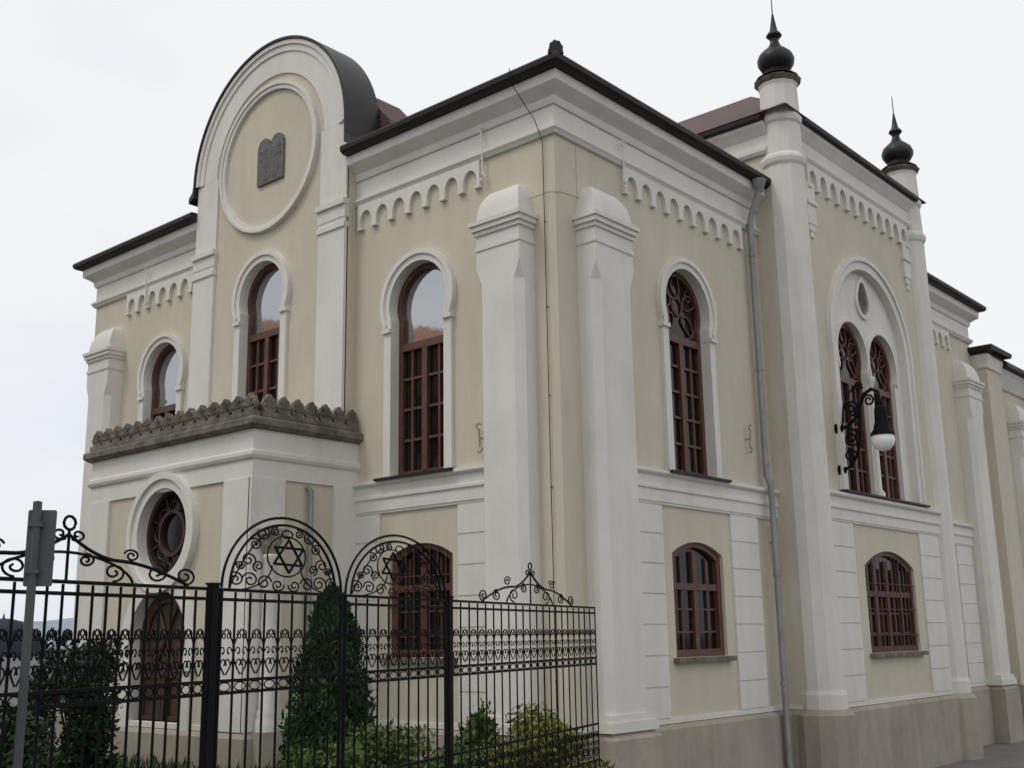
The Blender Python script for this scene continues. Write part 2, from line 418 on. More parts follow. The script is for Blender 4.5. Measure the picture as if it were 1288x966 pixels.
# ---- the side bay
bc=8.15
mb=MB(RB); mb.plate(rect(5.35,10.95,.2,10.8),[keyhole(bc,1.5,4.56,7.2,1.5,40),seg_arch(bc,1.02,2.02,3.42,.27)],-.45,0)
mb.box(5.35,5.65,.2,10.8,-3.6,-.4505); mb.box(10.65,10.95,.2,10.8,-3.6,-.4505)
bay=mb.build('bay_wall','cream',S)
low_window(RB,bc,1.02,2.02,3.42,.27,4)
mb=MB(RB)
mb.plate(keyhole(bc,1.70,4.56,7.2,1.71,48),[keyhole(bc,1.496,4.555,7.2,1.496,48)],-.14,.05)
mb.plate(keyhole(bc,1.71,4.565,7.2,1.73,48),[keyhole(bc,1.64,4.56,7.2,1.65,48)],-.03,.085)
mb.build('bay_arch','white',bay)
tw=.63; th=.53; tr=.58; tz=7.06
tear=[(bc+.24*cos(a)*(1 if sin(a)<0 else 1-.3*sin(a)),8.16+(.26 if sin(a)<0 else .36)*sin(a)) for a in[2*pi*i/28 for i in range(28)]]
mb=MB(RB); mb.plate(keyhole(bc,1.498,4.56,7.2,1.498,48),[keyhole(bc-tw,th,4.6,tz,tr),keyhole(bc+tw,th,4.6,tz,tr),tear],-.35,-.09)
for k in(-1,1): mb.plate(keyhole(bc+k*tw,th+.03,tz-.25,tz,tr+.06,36)[1:-1]+keyhole(bc+k*tw,th+.004,tz-.25,tz,tr+.004,36)[1:-1][::-1],[],-.2,-.05+.003*k)
tear2=[(bc+(p[0]-bc)*1.32,8.16+(p[1]-8.16)*1.28) for p in tear]
mb.plate(tear2,[tear],-.2,-.05)
mb.build('bay_tracery','white',bay)
MB(RB).plate(tear2,[],-.30,-.26).build('oculus_pane','glass',bay)
for k in(-1,1): tall_window(RB,bc+k*tw,4.6,tz,th,tr,'tracery',trim=False,dd=-.17)
MB().lathe([(.10,4.60),(.10,4.70),(.055,4.76),(.05,6.55),(.085,6.66),(.095,6.68),(.095,6.76)],.6-.07,bc,12).build('window_divider','white',bay,smooth=40)
MB(RB).prismv([(bc-1.74,-.42),(bc-1.74,.14),(bc+1.74,.14),(bc+1.74,-.42)],4.562,4.598).build('bay_sill','gutter',bay)
arcade(RB,6.05,10.3,11,9.74,10.15,S,.24,.06,.055)
for a in(5.98,10.02):
    mb=MB(RB); mb.box(a,a+.30,9.05,9.8,-.02,.045); mb.box(a+.04,a+.26,8.93,9.049,-.02,.035); mb.box(a+.09,a+.21,8.82,8.929,-.02,.025); mb.box(a-.02,a+.32,9.4,9.46,-.02,.075); mb.build('lesene','white',S)
bcor=[(-.05,10.17),(.05,10.17),(.08,10.22),(.08,10.28),(.03,10.30),(.03,10.50),(.06,10.53),(.08,10.57),(.15,10.66),(.15,10.72),(-.05,10.72)]
bgut=[(-.05,10.725),(.19,10.725),(.23,10.74),(.24,10.81),(-.05,10.86)]
for bp in([(-3.,5.35),(.32,5.35)],[(.6,5.72),(.6,10.62)],[(.32,10.95),(-3.,10.95)]):
    MB().sweep(bp,bcor).build('bay_cornice','white',S,smooth=25)
    MB().sweep(bp,bgut).build('bay_gutter','gutter',S)
for ty in(5.6,10.75):
    cx=.45
    mb=MB(); mb.lathe([(.36,1.24),(.36,1.45),(.335,1.52),(.335,9.90),(.37,9.95),(.385,10.02),(.37,10.08),(.335,10.12),(.32,10.66),(.355,10.70),(.365,10.78),(.33,10.84),(.315,11.36),(.335,11.42)],cx,ty,12,pi/12)
    t=mb.build('corner_turret','white',S)
    MB().lathe([(.46,-.3),(.46,1.16),(.37,1.238)],cx,ty,12,pi/12).build('turret_base','plinth',t)
    MB().lathe([(.335,11.421),(.37,11.46),(.40,11.50),(.30,11.56)],cx,ty,12,pi/12).build('turret_cap','stone',t)
    MB().lathe([(.36,11.561),(.32,11.59),(.23,11.66),(.21,11.71),(.26,11.76),(.305,11.84),(.315,11.92),(.28,12.01),(.20,12.09),(.12,12.16),(.08,12.24),(.07,12.30),(.10,12.34),(.135,12.38),(.115,12.42),(.07,12.47),(.05,12.58),(.025,12.74),(.010,12.82),(.008,13.16),(.001,13.2)],cx,ty,18).build('finial','metal',t,smooth=50)
# roofs
mb=MB(); e=.30
mb.add([(-W-e,.02,9.72),(e,.02,9.72),(e,D+e,9.72),(-W-e,D+e,9.72),(-5.75,5.2,12.3),(-5.75,10,12.3)],[(0,1,4),(1,2,5,4),(2,3,5),(3,0,4,5)])
mb.build('main_roof','tile',S)
mb=MB(); mb.add([(.80,5.15,10.85),(.80,11.15,10.85),(-5.75,11.15,10.85),(-5.75,5.15,10.85),(-1.4,8.15,12.85),(-5.75,8.15,12.85)],[(0,1,4),(1,2,5,4),(3,0,4,5),(2,3,5)])
mb.build('bay_roof','tile',S)
mb=MB(lambda u,v,d:(.31+u*.72-d*.7,-.31+u*.7+d*.7,v))
mb.plate([(-.10,9.69),(.10,9.69)]+[(.09*cos(pi*i/9)*(1+.12*(i%2)),9.73+.135*sin(pi*i/9)*(1+.12*(i%2))) for i in range(10)],[],-.02,.03)
mb.build('eave_shell','metal',S)
# downpipe
py_=4.92
mb=MB(); mb.tube([(.33,py_,9.58),(.33,py_,9.42),(.30,py_,9.32),(.17,py_,9.05),(.13,py_,8.92),(.115,py_,8.7),(.115,py_,4.75),(.18,py_,4.55),(.18,py_,.2)],.047,10)
for z in(8.3,6.4,4.9): mb.tube([(.115,py_,z),(.115,py_,z+.05)],.058,10)
for z in(3.2,1.6): mb.tube([(.18,py_,z),(.18,py_,z+.05)],.058,10)
mb.lathe([(.05,9.36),(.12,9.56)],.33,py_,10)
mb.build('downpipe','pipe',S,smooth=40)
mb=MB(); mb.tube([(-.42,-.38,9.72),(-.42,-.40,9.55),(-.22,-.12,9.0),(-.18,-.10,8.85),(-.17,-.03,8.70),(-.16,-.03,.6)],.0055,5)
for i in range(6): mb.tube([(-.165,0,7.6-i*1.15),(-.165,-.035,7.6-i*1.15)],.007,5)
mb.tube([(-.40,-.05,7.97),(-.05,-.05,7.97),(.04,.05,7.97),(.05,.45,8.0)],.0035,5)
mb.build('lightning_wire','iron',S)
def hook(mp,u,z,h=.55,c='white'):
    mb=MB(mp)
    pts=[(u+.04*cos(a),z+h+.04*sin(a),.09) for a in[pi*1.5-i*pi/6 for i in range(9)]]
    mb.tube(pts,.013,6); mb.tube([(u,z+h-.04,.09),(u,z+.04,.07)],.014,6)
    mb.tube([(u-.04*cos(a),z+.04*sin(a),.08) for a in[pi/2+i*pi/6 for i in range(9)]],.013,6)
    mb.tube([(u,z+h*.5,.075),(u,z+h*.5,0)],.012,5)
    mb.build('wall_hook',c,S)
hook(F,-1.2,8.5,.7); hook(F,-9.6,8.5,.6); hook(R,1.45,8.5,.6); hook(R,4.55,5.1,.35,'plinth'); hook(R,5.1,3.5,.45,'plinth'); hook(F,-1.3,4.75,.30,'plinth')
# annex beyond
mb=MB(); mb.box(-6,.12,D+.002,25,-.3,8.3); mb.build('annex_wall','cream',S)
mb=MB(); mb.box(-2.,.30,D+.10,16.25,1.2,8.52); mb.build('annex_block','cream',S)
MB().sweep([(-2.,D+.10),(.30,D+.10),(.30,16.25),(.1,16.25)],[(-.3,8.521),(.06,8.521),(.10,8.56),(.22,8.58),(.24,8.68),(-.3,8.72)]).build('annex_block_eave','gutter',S)
MB().sweep([(-2.,D+.10),(.30,D+.10),(.30,16.25),(.1,16.25)],[(-.05,8.2),(.03,8.2),(.05,8.3),(.08,8.42),(.08,8.518),(-.05,8.518)]).build('annex_block_cornice','white',S)
MB().sweep([(.12,16.26),(.12,25)],[(-.05,7.95),(.05,7.95),(.1,8.05),(.2,8.25),(.24,8.3),(.24,8.34),(-.05,8.34)]).build('annex_cornice','white',S)
MB().sweep([(.12,16.26),(.12,25)],[(-.3,8.345),(.28,8.345),(.36,8.38),(.36,8.47),(-.3,8.5)]).build('annex_gutter','gutter',S)
MB().add([(.45,D+.3,8.5),(.45,25,8.5),(-5,25,10.2),(-5,D+.3,10.2)],[(0,1,2,3)]).build('annex_roof','tile',S)
MB().box(.0,.36,D+.01,25,-.3,1.2).build('annex_plinth','plinth',S)
pier(shift(R,.12),17.0,17.8,.28,7.0,('annex_pier','pier_cap'))
MB(R).box(17.8,25,4.1,4.5,.1,.17).build('annex_band','white',S)
# ---- porch
mb=MB(P)
dc=-5.82
dhw,drr,dzc=.66,.72,2.38
rr_=.63
door_hole=keyhole(dc,dhw,.5,dzc,drr); rose_hole=circ(dc,3.90,rr_,40)
mb.plate(rect(-7.86,-3.78,.2,5.10),[door_hole,rose_hole],-.4,0)
mb.box(-7.86,-7.5,.2,5.10,-1.8,-.4005); mb.box(-4.14,-3.78,.2,5.10,-1.8,-.4005)
mb.box(-7.84,-3.80,4.9,5.08,-1.78,-.02)
porch=mb.build('porch','cream',S)
mb=MB()
pp=[(-7.86,.05),(-7.86,-1.8),(-3.78,-1.8),(-3.78,.05)]
mb.sweep(pp,[(-.05,4.48),(.03,4.48),(.03,4.72),(.06,4.74),(.08,4.78),(.08,4.83),(.03,4.86),(.03,5.10),(.06,5.12),(-.05,5.13)])
for a,b in((-7.86,-7.3),(-4.36,-3.78)):
    mb.box(a,b,1.25,4.48,-.02,.05,P)
mb.box(-1.85,-1.3,1.25,4.48,-.02,.045,PS); mb.box(-.45,.0,1.25,4.48,-.02,.045,PS)
mb.box(-1.3,-.45,1.25,1.5,-.02,.03,PS)
mb.build('porch_pilasters','white',porch)
for x,y in((-7.98,-1.58),(-3.64,-1.58)):
    c=MB().lathe([(.14,1.25),(.14,1.38),(.115,1.43),(.125,1.48),(.10,1.53),(.097,2.4),(.09,3.40),(.105,3.42),(.105,3.45),(.085,3.47)],x,y,16).build('porch_column','white',porch,smooth=40)
    mb=MB(); mb.lathe([(.085,3.471),(.09,3.52),(.125,3.60),(.115,3.615),(.145,3.70),(.15,3.72)],x,y,16)
    for i in range(8):
        a=2*pi*i/8
        for z,r0 in((3.50,.095),(3.60,.125)):
            mb.tube([(x+r0*cos(a),y+r0*sin(a),z),(x+(r0+.02)*cos(a),y+(r0+.02)*sin(a),z+.055),(x+(r0+.04)*cos(a),y+(r0+.04)*sin(a),z+.08)],.016,5,r2=.009)
    mb.box(x-.165,x+.165,y-.165,y+.165,3.721,3.80)
    mb.build('capital','plinth',porch)
    MB().box(x-.16,x+.16,y-.16,y+.16,.3,1.249).build('column_pedestal','plinth',porch)
MB().sweep(pp,[(-.3,5.131),(.08,5.131),(.11,5.16),(.14,5.18),(.14,5.26),(.10,5.29),(-.3,5.31)]).build('porch_cornice','stone',porch,smooth=25)
MB().sweep(pp,pl).build('porch_plinth','plinth',porch)
MB().sweep(pp,plw).build('porch_plinth_moulding','white',porch)
def cresting(mp,a,b,n,d0,d1,base=5.305):
    w=(b-a)/n; mb=MB(mp)
    mb.box(a,b,base,base+.07,d0-.015,d1+.015)
    for i in range(n):
        c=a+(i+.5)*w; h=w*.5-.002; z=base+.071
        m=5; q=[(c-h*.62,z),(c+h*.62,z)]
        for k in range(m):
            a0=-.12+(pi+.24)*k/m; a1=-.12+(pi+.24)*(k+1)/m
            for t in(.06,.3,.5,.7,.94):
                an=a0+(a1-a0)*t; rr=.88+.12*math.sqrt(max(0,1-(2*t-1)**2))
                q.append((c+h*rr*cos(an),z+.07+(.16+.02*(k==2))*rr*sin(an)))
        mb.plate(q,[],d0,d1-.012)
        for k in range(m):
            an=-.12+(pi+.24)*(k+.5)/m
            mb.tube([(c+h*.12*cos(an),z+.06+.02*sin(an),d1-.012),(c+h*.80*cos(an),z+.07+.13*sin(an),d1-.008)],.011,6,r2=.023)
    mb.build('roof_cresting','stone',porch)
cresting(P,-7.92,-3.72,15,-.02,.06); cresting(PS,-1.72,-.02,7,-.02,.06)
mb=MB(P)
mb.plate(circ(dc,3.90,rr_+.20,48),[circ(dc,3.90,rr_-.004,48)],-.24,.06); mb.plate(circ(dc,3.90,rr_+.22,48),[circ(dc,3.90,rr_+.13,48)],-.02,.10)
mb.build('rose_surround','white',porch)
mb=MB(P)
mb.plate(circ(dc,3.90,rr_+.005,40),[circ(dc,3.90,rr_-.07,40)],-.2,-.1)
mb.plate(circ(dc,3.90,.34,40),[circ(dc,3.90,.285,40)],-.17,-.11)
for i in range(8):
    a=2*pi*i/8+pi/8
    mb.tube([(dc+.33*cos(a),3.90+.33*sin(a),-.14),(dc+.57*cos(a),3.90+.57*sin(a),-.14)],.016,6)
    mb.tube([(dc+(.335+.13*sin(pi*j/8))*cos(a+pi/4*j/8),3.90+(.335+.13*sin(pi*j/8))*sin(a+pi/4*j/8),-.14) for j in range(9)],.012,5)
mb.build('rose_window','darkwood',porch)
MB(P).plate(circ(dc,3.90,rr_-.02,40),[],-.19,-.172).build('rose_pane','glass',porch)
mb=MB(P)
mb.plate(keyhole(dc,dhw+.20,.6,dzc,drr+.19),[keyhole(dc,dhw-.004,.55,dzc,drr-.004)],-.24,.05)
for k in(-1,1):
    x0,x1=sorted((dc+k*(dhw-.008),dc+k*(dhw+.25))); mb.box(x0,x1,1.99,2.09,-.1,.09)
mb.build('door_surround','white',porch)
mb=MB(P); mb.plate(keyhole(dc,dhw+.01,.5,dzc,drr+.01),[],-.22,-.14)
for k in(-1,1):
    for z0,z1 in((.75,1.25),(1.32,1.95)):
        x0,x1=sorted((dc+k*.07,dc+k*.56)); mb.plate(rect(x0,x1,z0,z1),[rect(x0+.06,x1-.06,z0+.06,z1-.06)],-.15,-.115)
mb.box(dc-.03,dc+.03,.6,2.02,-.15,-.10); mb.box(dc-.65,dc+.65,2.02,2.10,-.15,-.09)
mb.plate(circ(dc,2.45,.55,32),[circ(dc,2.45,.47,32)],-.15,-.11)
for k in range(6):
    a=pi*k/3; mb.tube([(dc,2.45,-.12),(dc+.5*cos(a),2.45+.5*sin(a),-.12)],.02,5)
mb.build('door','door',porch)
mb=MB(PS); mb.tube([(-.90,4.42,.02),(-.90,4.36,.09),(-.90,4.28,.10),(-.90,.6,.10)],.04,8); mb.build('porch_downpipe','pipe',porch,smooth=40)
# ------------------------------------------------------------------ wall lantern on the bay
Lx,Ly=1.36,6.5
LT=empty('wall_lantern',(.6,Ly,5.3),'black bell shaped lantern with white glass bowl hanging from scrolled wall bracket','lantern')
mb=MB(lambda x,z,d:(x,Ly+d,z))
def spiral(c,z,r0,r1,a0,turn,n=26): return [(c+(r0+(r1-r0)*i/n)*cos(a0+turn*i/n),z+(r0+(r1-r0)*i/n)*sin(a0+turn*i/n),0) for i in range(n+1)]
mb.tube([(.66,5.60,0),(.78,5.62,0),(.95,5.75,0),(1.03,5.95,0),(1.12,6.12,0),(1.24,6.18,0),(1.34,6.12,0),(1.36,5.98,0)],.03,7)
mb.tube([(.66,4.92,0),(.78,4.96,0),(.92,5.15,0),(.98,5.4,0),(1.0,5.7,0),(1.03,5.95,0)],.028,7)
mb.tube([(.70,5.62,0),(.74,5.95,0),(.86,6.18,0),(1.0,6.28,0),(1.1,6.22,0)],.018,6)
mb.tube(spiral(.84,5.42,.15,.03,pi/2,-3.4*pi),.02,6); mb.tube(spiral(.86,5.92,.13,.03,-pi/2,3.4*pi),.02,6)
mb.tube(spiral(1.18,6.0,.10,.03,pi,-3*pi),.017,6); mb.tube(spiral(.80,5.14,.11,.02,-.3,3*pi),.017,6); mb.tube(spiral(1.02,6.26,.07,.02,0,3*pi),.015,6)
mb.build('bracket_arm','iron',LT,smooth=50)
for z in(5.60,4.92):
    mb=MB()
    mb.tube([(.601,Ly,z),(.64,Ly,z)],.10,12); mb.tube([(.64,Ly,z),(.69,Ly,z)],.06,10); mb.build('wall_rosette','iron',LT,smooth=40)
MB().lathe([(.02,6.0),(.045,5.97),(.06,5.93),(.055,5.90),(.09,5.86),(.10,5.80),(.105,5.62),(.125,5.56),(.135,5.50),(.185,5.44),(.19,5.41),(.165,5.40)],Lx,Ly,18).build('lamp_hood','iron',LT,smooth=40)
MB().lathe([(.165,5.40),(.185,5.33),(.16,5.24),(.10,5.17),(.001,5.15)],Lx,Ly,18).build('lamp_bowl','globe',LT,smooth=60)
# ------------------------------------------------------------------ fence and gate
fo=Vector((3.86,-8.6)); fd=Vector((-.286,.958)).normalized(); fn=Vector((fd.y,-fd.x))
def FN(s,z,d): 
    p=fo+fd*s+fn*d; return (p.x,p.y,z)
ZT=2.62; EX=1.7
def lens(mb,x,w,z0,z1,r=.0044):
    for k in(-1,1):
        mb.tube([(x+k*w*sin(pi*i/8),z0+(z1-z0)*i/8,.004*k) for i in range(9)],r,5)
def fspiral(mb,c,z,r0,a0,st,k=1,r=.006,n=26,ex=EX):
    mb.tube([(c+k*(r0-r0*.78*i/n)*ex*cos(a0+i*st),z+(r0-r0*.78*i/n)*sin(a0+i*st),0) for i in range(n+1)],r,5)
def grille(s0,s1,n,zb):
    mb=MB(FN)
    for i in range(n+1):
        s=s0+(s1-s0)*i/n; mb.tube([(s,zb,0),(s,ZT-.01,0)],.0066,6)
    return mb
def rails(s0,s1,zs):
    mb=MB(FN)
    for z in zs: mb.box(s0,s1,z-.008,z+.008,-.009,.009)
    return mb
def ornament(s0,s1,n,E):
    w=(s1-s0)/n
    for lo,hi,r0 in((2.19,2.42,2.13),(1.28,1.50,0)):
        mb=MB(FN)
        for i in range(n):
            c=s0+(i+.5)*w
            lens(mb,c,w*.48,lo,hi)
            for k in(-1,1):
                mb.tube([(c+k*w*(.10+.26*(1-j/14)*cos(-1.2+j*.42)),lo+.055+.034*(1-j/18)*sin(-1.2+j*.42),0) for j in range(15)],.004,5)
                mb.tube([(c+k*w*(.12+.22*(1-j/14)*cos(1.2-j*.42)),hi-.03+.026*(1-j/18)*sin(1.2-j*.42),0) for j in range(15)],.0036,5)
                mb.tube([(c+k*w*(.20+.2*(1-j/14)*cos(j*.42)),(lo+hi)/2+.028*(1-j/18)*sin(j*.42),0) for j in range(15)],.0036,5)
            if r0: mb.tube([(c+w*.36*cos(2*pi*j/12),r0+.022*sin(2*pi*j/12),0) for j in range(12)],.004,5,closed=True)
        mb.build('ornament_band','iron',E)
RZ=[ZT,2.57,2.16,2.10,1.56,1.24,.86]
def side_panel(s0,s1,n,cs,h,label,rise):
    E=empty('fence_panel',FN(s0,.7,0),label,'fence','black wrought iron fence panels')
    grille(s0,s1,n,.72).build('bar_grille','iron',E)
    rails(s0,s1,RZ).build('rail','iron',E)
    ornament(s0,s1,n,E)
    mb=MB(FN); q=rise/.27
    def ogee(t): return rise*(.48*sin(pi/2*min(1,t/.62)) + (.52*((t-.62)/.38)**1.7 if t>.62 else 0))
    for k in(-1,1):
        mb.tube([(cs+k*h*(1-t),ZT+.015+ogee(t),0) for t in[i/28 for i in range(29)]],.0085,6)
        mb.tube([(cs+k*h*.52*cos(pi*t*.5)*(1-.2*t),ZT+.01+rise*.62*sin(pi*.5*t),0) for t in[i/16 for i in range(17)]],.0065,6)
        fspiral(mb,cs+k*h*.98,ZT+.055,.045,-pi/2,.36,k)
        fspiral(mb,cs+k*h*.72,ZT+.06,.045,pi/2,-.36,k)
        fspiral(mb,cs+k*h*.36,ZT+.075*q,.06*q,-pi/2,.34,k)
        fspiral(mb,cs+k*h*.14,ZT+.14*q,.042*q,pi/2,-.36,k)
        fspiral(mb,cs+k*h*.50,ZT+.19*q,.042*q,pi*.9,-.36,k,.0055)
        fspiral(mb,cs+k*.03*EX,ZT+rise+.015,.027,-pi*.75,.4,k,.006,18)
    mb.tube([(cs+.02*EX*cos(2*pi*j/10),ZT+rise+.065+.030*sin(2*pi*j/10),0) for j in range(10)],.007,5,closed=True)
    mb.tube([(cs,ZT,0),(cs,ZT+rise+.04,0)],.007,5)
    mb.build('scroll_crest','iron',E)
side_panel(-1.3,1.30,30,.36,.78,'black fence panel with scroll crest left of the gate, beside the grey sign post',.19)
side_panel(3.99,6.95,21,5.42,.92,'black fence panel with pointed scroll crest right of gate by the building corner',.25)
for s,l in((1.345,'black iron gate post at the left side of gate, in front of the porch'),(3.95,'black iron gate post at the right side of gate, below the front ground floor window')):
    mb=MB(FN); mb.box(s-.026,s+.026,.6,ZT+.02,-.019,.019); mb.box(s-.032,s+.032,ZT+.02,ZT+.032,-.025,.025)
    o=mb.build('gate_post','iron'); tag(o,l,'gate post','black iron gate posts')
def leaf(s0,s1,n,rise,label,so=0):
    E=empty('gate_leaf',FN(s0,.7,0),label,'gate','double gate leaves')
    grille(s0,s1,n,.74).build('bar_grille','iron',E)
    rails(s0,s1,RZ).build('rail','iron',E)
    ornament(s0,s1,n,E)
    c=(s0+s1)/2; h=(s1-s0)/2-.01
    mb=MB(FN)
    for q in(0,.065):
        mb.tube([(c+(h-q)*cos(pi*i/30),ZT+.01+(rise-q*.62)*sin(pi*i/30),0) for i in range(31)],.008,6)
    mb.tube([(s0+.01,.74,0),(s0+.01,ZT,0)],.011,6); mb.tube([(s1-.01,.74,0),(s1-.01,ZT,0)],.011,6)
    mb.build('gate_arch','iron',E)
    mb=MB(FN); zc=ZT+.20; r=.092; cs_=c+so
    for k in(0,1):
        a=[pi/2+k*pi+2*pi*i/3 for i in range(3)]
        p=[(cs_+r*EX*cos(x),zc+r*sin(x),.012+.004*k) for x in a]
        for i in range(3): mb.tube([p[i],p[(i+1)%3]],.008,5)
    mb.build('star_emblem','iron',E)
    mb=MB(FN)
    mb.tube([(cs_+r*1.22*EX*.95*cos(a),zc+r*1.22*sin(a),0) for a in[2*pi*j/28 for j in range(28)]],.005,5,closed=True)
    for k in(-1,1):
        for (ox,oz,R0,a0,st) in((.58,.06,.042,0,.34),(.40,.325,.038,2,.34),(.62,.17,.040,4,-.34),(.80,.06,.038,1,.36),(.36,.05,.040,3,-.34),(.52,.26,.032,1,.36),(.20,.345,.026,2,-.4),(.14,.04,.035,3,.36),(.74,.14,.024,3,.4),(.46,.14,.03,5,.36)):
            fspiral(mb,c+k*ox*h,ZT+oz*rise/.42,R0,a0,st,k,.005)
        mb.tube([(c+k*h*(.30+.58*i/10),ZT+rise*.78-(rise*.73)*(i/10)**1.6,0) for i in range(11)],.005,5)
        mb.tube([(c+k*h*(.86-.62*sin(pi*.5*i/10)),ZT+rise*.36*(1-cos(pi*.5*i/10)),0) for i in range(11)],.005,5)
    mb.tube([(c+.05*cos(a),ZT+rise*.80+.022*sin(a),0) for a in[2*pi*j/14 for j in range(14)]],.005,5,closed=True)
    mb.build('scroll_work','iron',E)
leaf(1.40,2.545,9,.405,'left gate leaf of black iron with arched top, star and scrolls before porch')
leaf(2.575,3.90,10,.40,'right gate leaf of black iron, arched top and star before the front ground floor window',-.10)
# ------------------------------------------------------------------ sign post
sx,sy=4.19,-8.62
SP=empty('sign_post',(sx,sy,.7),'grey metal sign post with flat grey sign back in front of the left fence','sign')
MB().lathe([(.017,.6),(.017,2.90),(.001,2.905)],sx,sy,12).build('pole','pole',SP,smooth=40)
a=Vector((.80,-.60)).normalized()
SM=lambda u,v,d:(sx+a.x*d-a.y*u,sy+a.y*d+a.x*u,v)
mb=MB(SM); mb.plate([(-.030,2.575),(.065,2.575),(.07,2.58),(.07,2.865),(.065,2.87),(-.030,2.87),(-.035,2.865),(-.035,2.58)],[],-.024,-.018); mb.build('sign_panel','sign',SP)
mb=MB(SM)
for z in(2.63,2.81): mb.box(-.026,.026,z-.008,z+.008,-.0178,.019)
mb.build('clamp','pole',SP)
# ------------------------------------------------------------------ parasol at the left edge
pc=(-1.44,-6.07)
PA=empty('parasol',(*pc,.65),'dark navy fabric umbrella cut off by the left edge behind the fence','umbrella')
MB().lathe([(.016,.6),(.016,2.58),(.001,2.64)],*pc,8).build('shaft','pole',PA,smooth=40)
mb=MB(); vs=[];fs=[];n=8;k=8
for j in range(k+1):
    for i in range(n*4):
        an=2*pi*i/(n*4); t=j/k; r=.40*t*(1-.05*(1-abs(cos(an*n/2)))*t)
        vs.append((pc[0]+r*cos(an),pc[1]+r*sin(an),2.59-.40*(1-math.sqrt(max(0,1-(.98*t)**2)))-.02*t*abs(cos(an*n/2))))
for j in range(k):
    for i in range(n*4):
        i2=(i+1)%(n*4); fs.append((j*n*4+i,j*n*4+i2,(j+1)*n*4+i2,(j+1)*n*4+i))
mb.add(vs,fs,I); mb.build('canopy','navy',PA,smooth=50)
MB().lathe([(.2,.6),(.2,.68),(.05,.72)],*pc,14).build('base','pole',PA)
# ------------------------------------------------------------------ ground
def sm(a,b,x):
    t=min(1,max(0,(x-a)/(b-a))); return t*t*(3-2*t)
def gz_(x,y): return .72*(1-sm(-3,7,y))*(1 if abs(x)<60 else max(0,1-(abs(x)-60)/60))
xs=[-3000,-800,-200,-80,-40,-25]+[-20+i*1. for i in range(41)]+[25,40,80,200,800,3000]
mb=MB(); nx=len(xs)
mb.add([(x,y,gz_(x,y)) for y in xs for x in xs],[(j*nx+i,j*nx+i+1,(j+1)*nx+i+1,(j+1)*nx+i) for j in range(nx-1) for i in range(nx-1)])
structure('ground',mb,'asphalt','grey asphalt ground around the building',smooth=60)
ys=[-9+i*.5 for i in range(19)]
mb=MB(); mb.add([(x0,y,gz_(0,y)+.012) for y in ys for x0 in(-16,3.9-(y+8.6)*.2985-.15)],[(2*i,2*i+1,2*i+3,2*i+2) for i in range(len(ys)-1)])
structure('garden_bed',mb,'lawn','dark planted soil between fence and building')
ys=[-2+i*.5 for i in range(60)]
mb=MB(); 
for i in range(len(ys)-1):
    y0,y1=ys[i],ys[i+1]
    mb.add([(.1,y0,gz_(0,y0)+.10),(3.2,y0,gz_(0,y0)+.10),(3.2,y1,gz_(0,y1)+.10),(.1,y1,gz_(0,y1)+.10),(3.2,y0,gz_(0,y0)-.05),(3.2,y1,gz_(0,y1)-.05)],[(0,1,2,3),(1,4,5,2)])
structure('pavement',mb,'paving','grey pavement along the side wall')
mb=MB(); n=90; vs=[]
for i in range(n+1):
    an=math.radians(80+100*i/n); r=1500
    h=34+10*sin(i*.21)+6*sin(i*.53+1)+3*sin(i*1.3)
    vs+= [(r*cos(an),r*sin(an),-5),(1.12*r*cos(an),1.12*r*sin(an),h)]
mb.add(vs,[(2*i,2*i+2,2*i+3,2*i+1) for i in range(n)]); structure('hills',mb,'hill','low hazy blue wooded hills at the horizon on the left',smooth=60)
# house across the street, seen only as a reflection in the front windows
HX,HY=-19.5,-21.5
H=empty('house',(HX,HY,.6),'plain house with orange tiled roof across the street, mirrored in front windows','house')
hd=Vector((.62,-.78)); hn=Vector((.78,.62))
HM=lambda u,v,d:(HX+hd.x*u+hn.x*d,HY+hd.y*u+hn.y*d,v)
MB(HM).box(-9,9,.3,10.4,-5,5).build('wall','facade',H)
mb=MB(HM); mb.add([(-9.5,10.3,-5.6),(9.5,10.3,-5.6),(9.5,10.3,5.6),(-9.5,10.3,5.6),(-9.5,14.2,0),(9.5,14.2,0)],[(0,1,5,4),(2,3,4,5),(0,4,3),(1,2,5),(0,3,2,1)]); mb.build('roof','redtile',H)
for i in range(6):
    for z in(2.2,5.2,8.1): 
        u=-7.5+i*3
        w_=MB(HM).plate(rect(u-.6,u+.6,z,z+1.7),[rect(u-.5,u+.5,z+.1,z+1.6)],4.95,5.06).build('window','white',H)
        MB(HM).box(u-.5,u+.5,z+.1,z+1.6,4.9,5.01).build('pane','glass',w_)
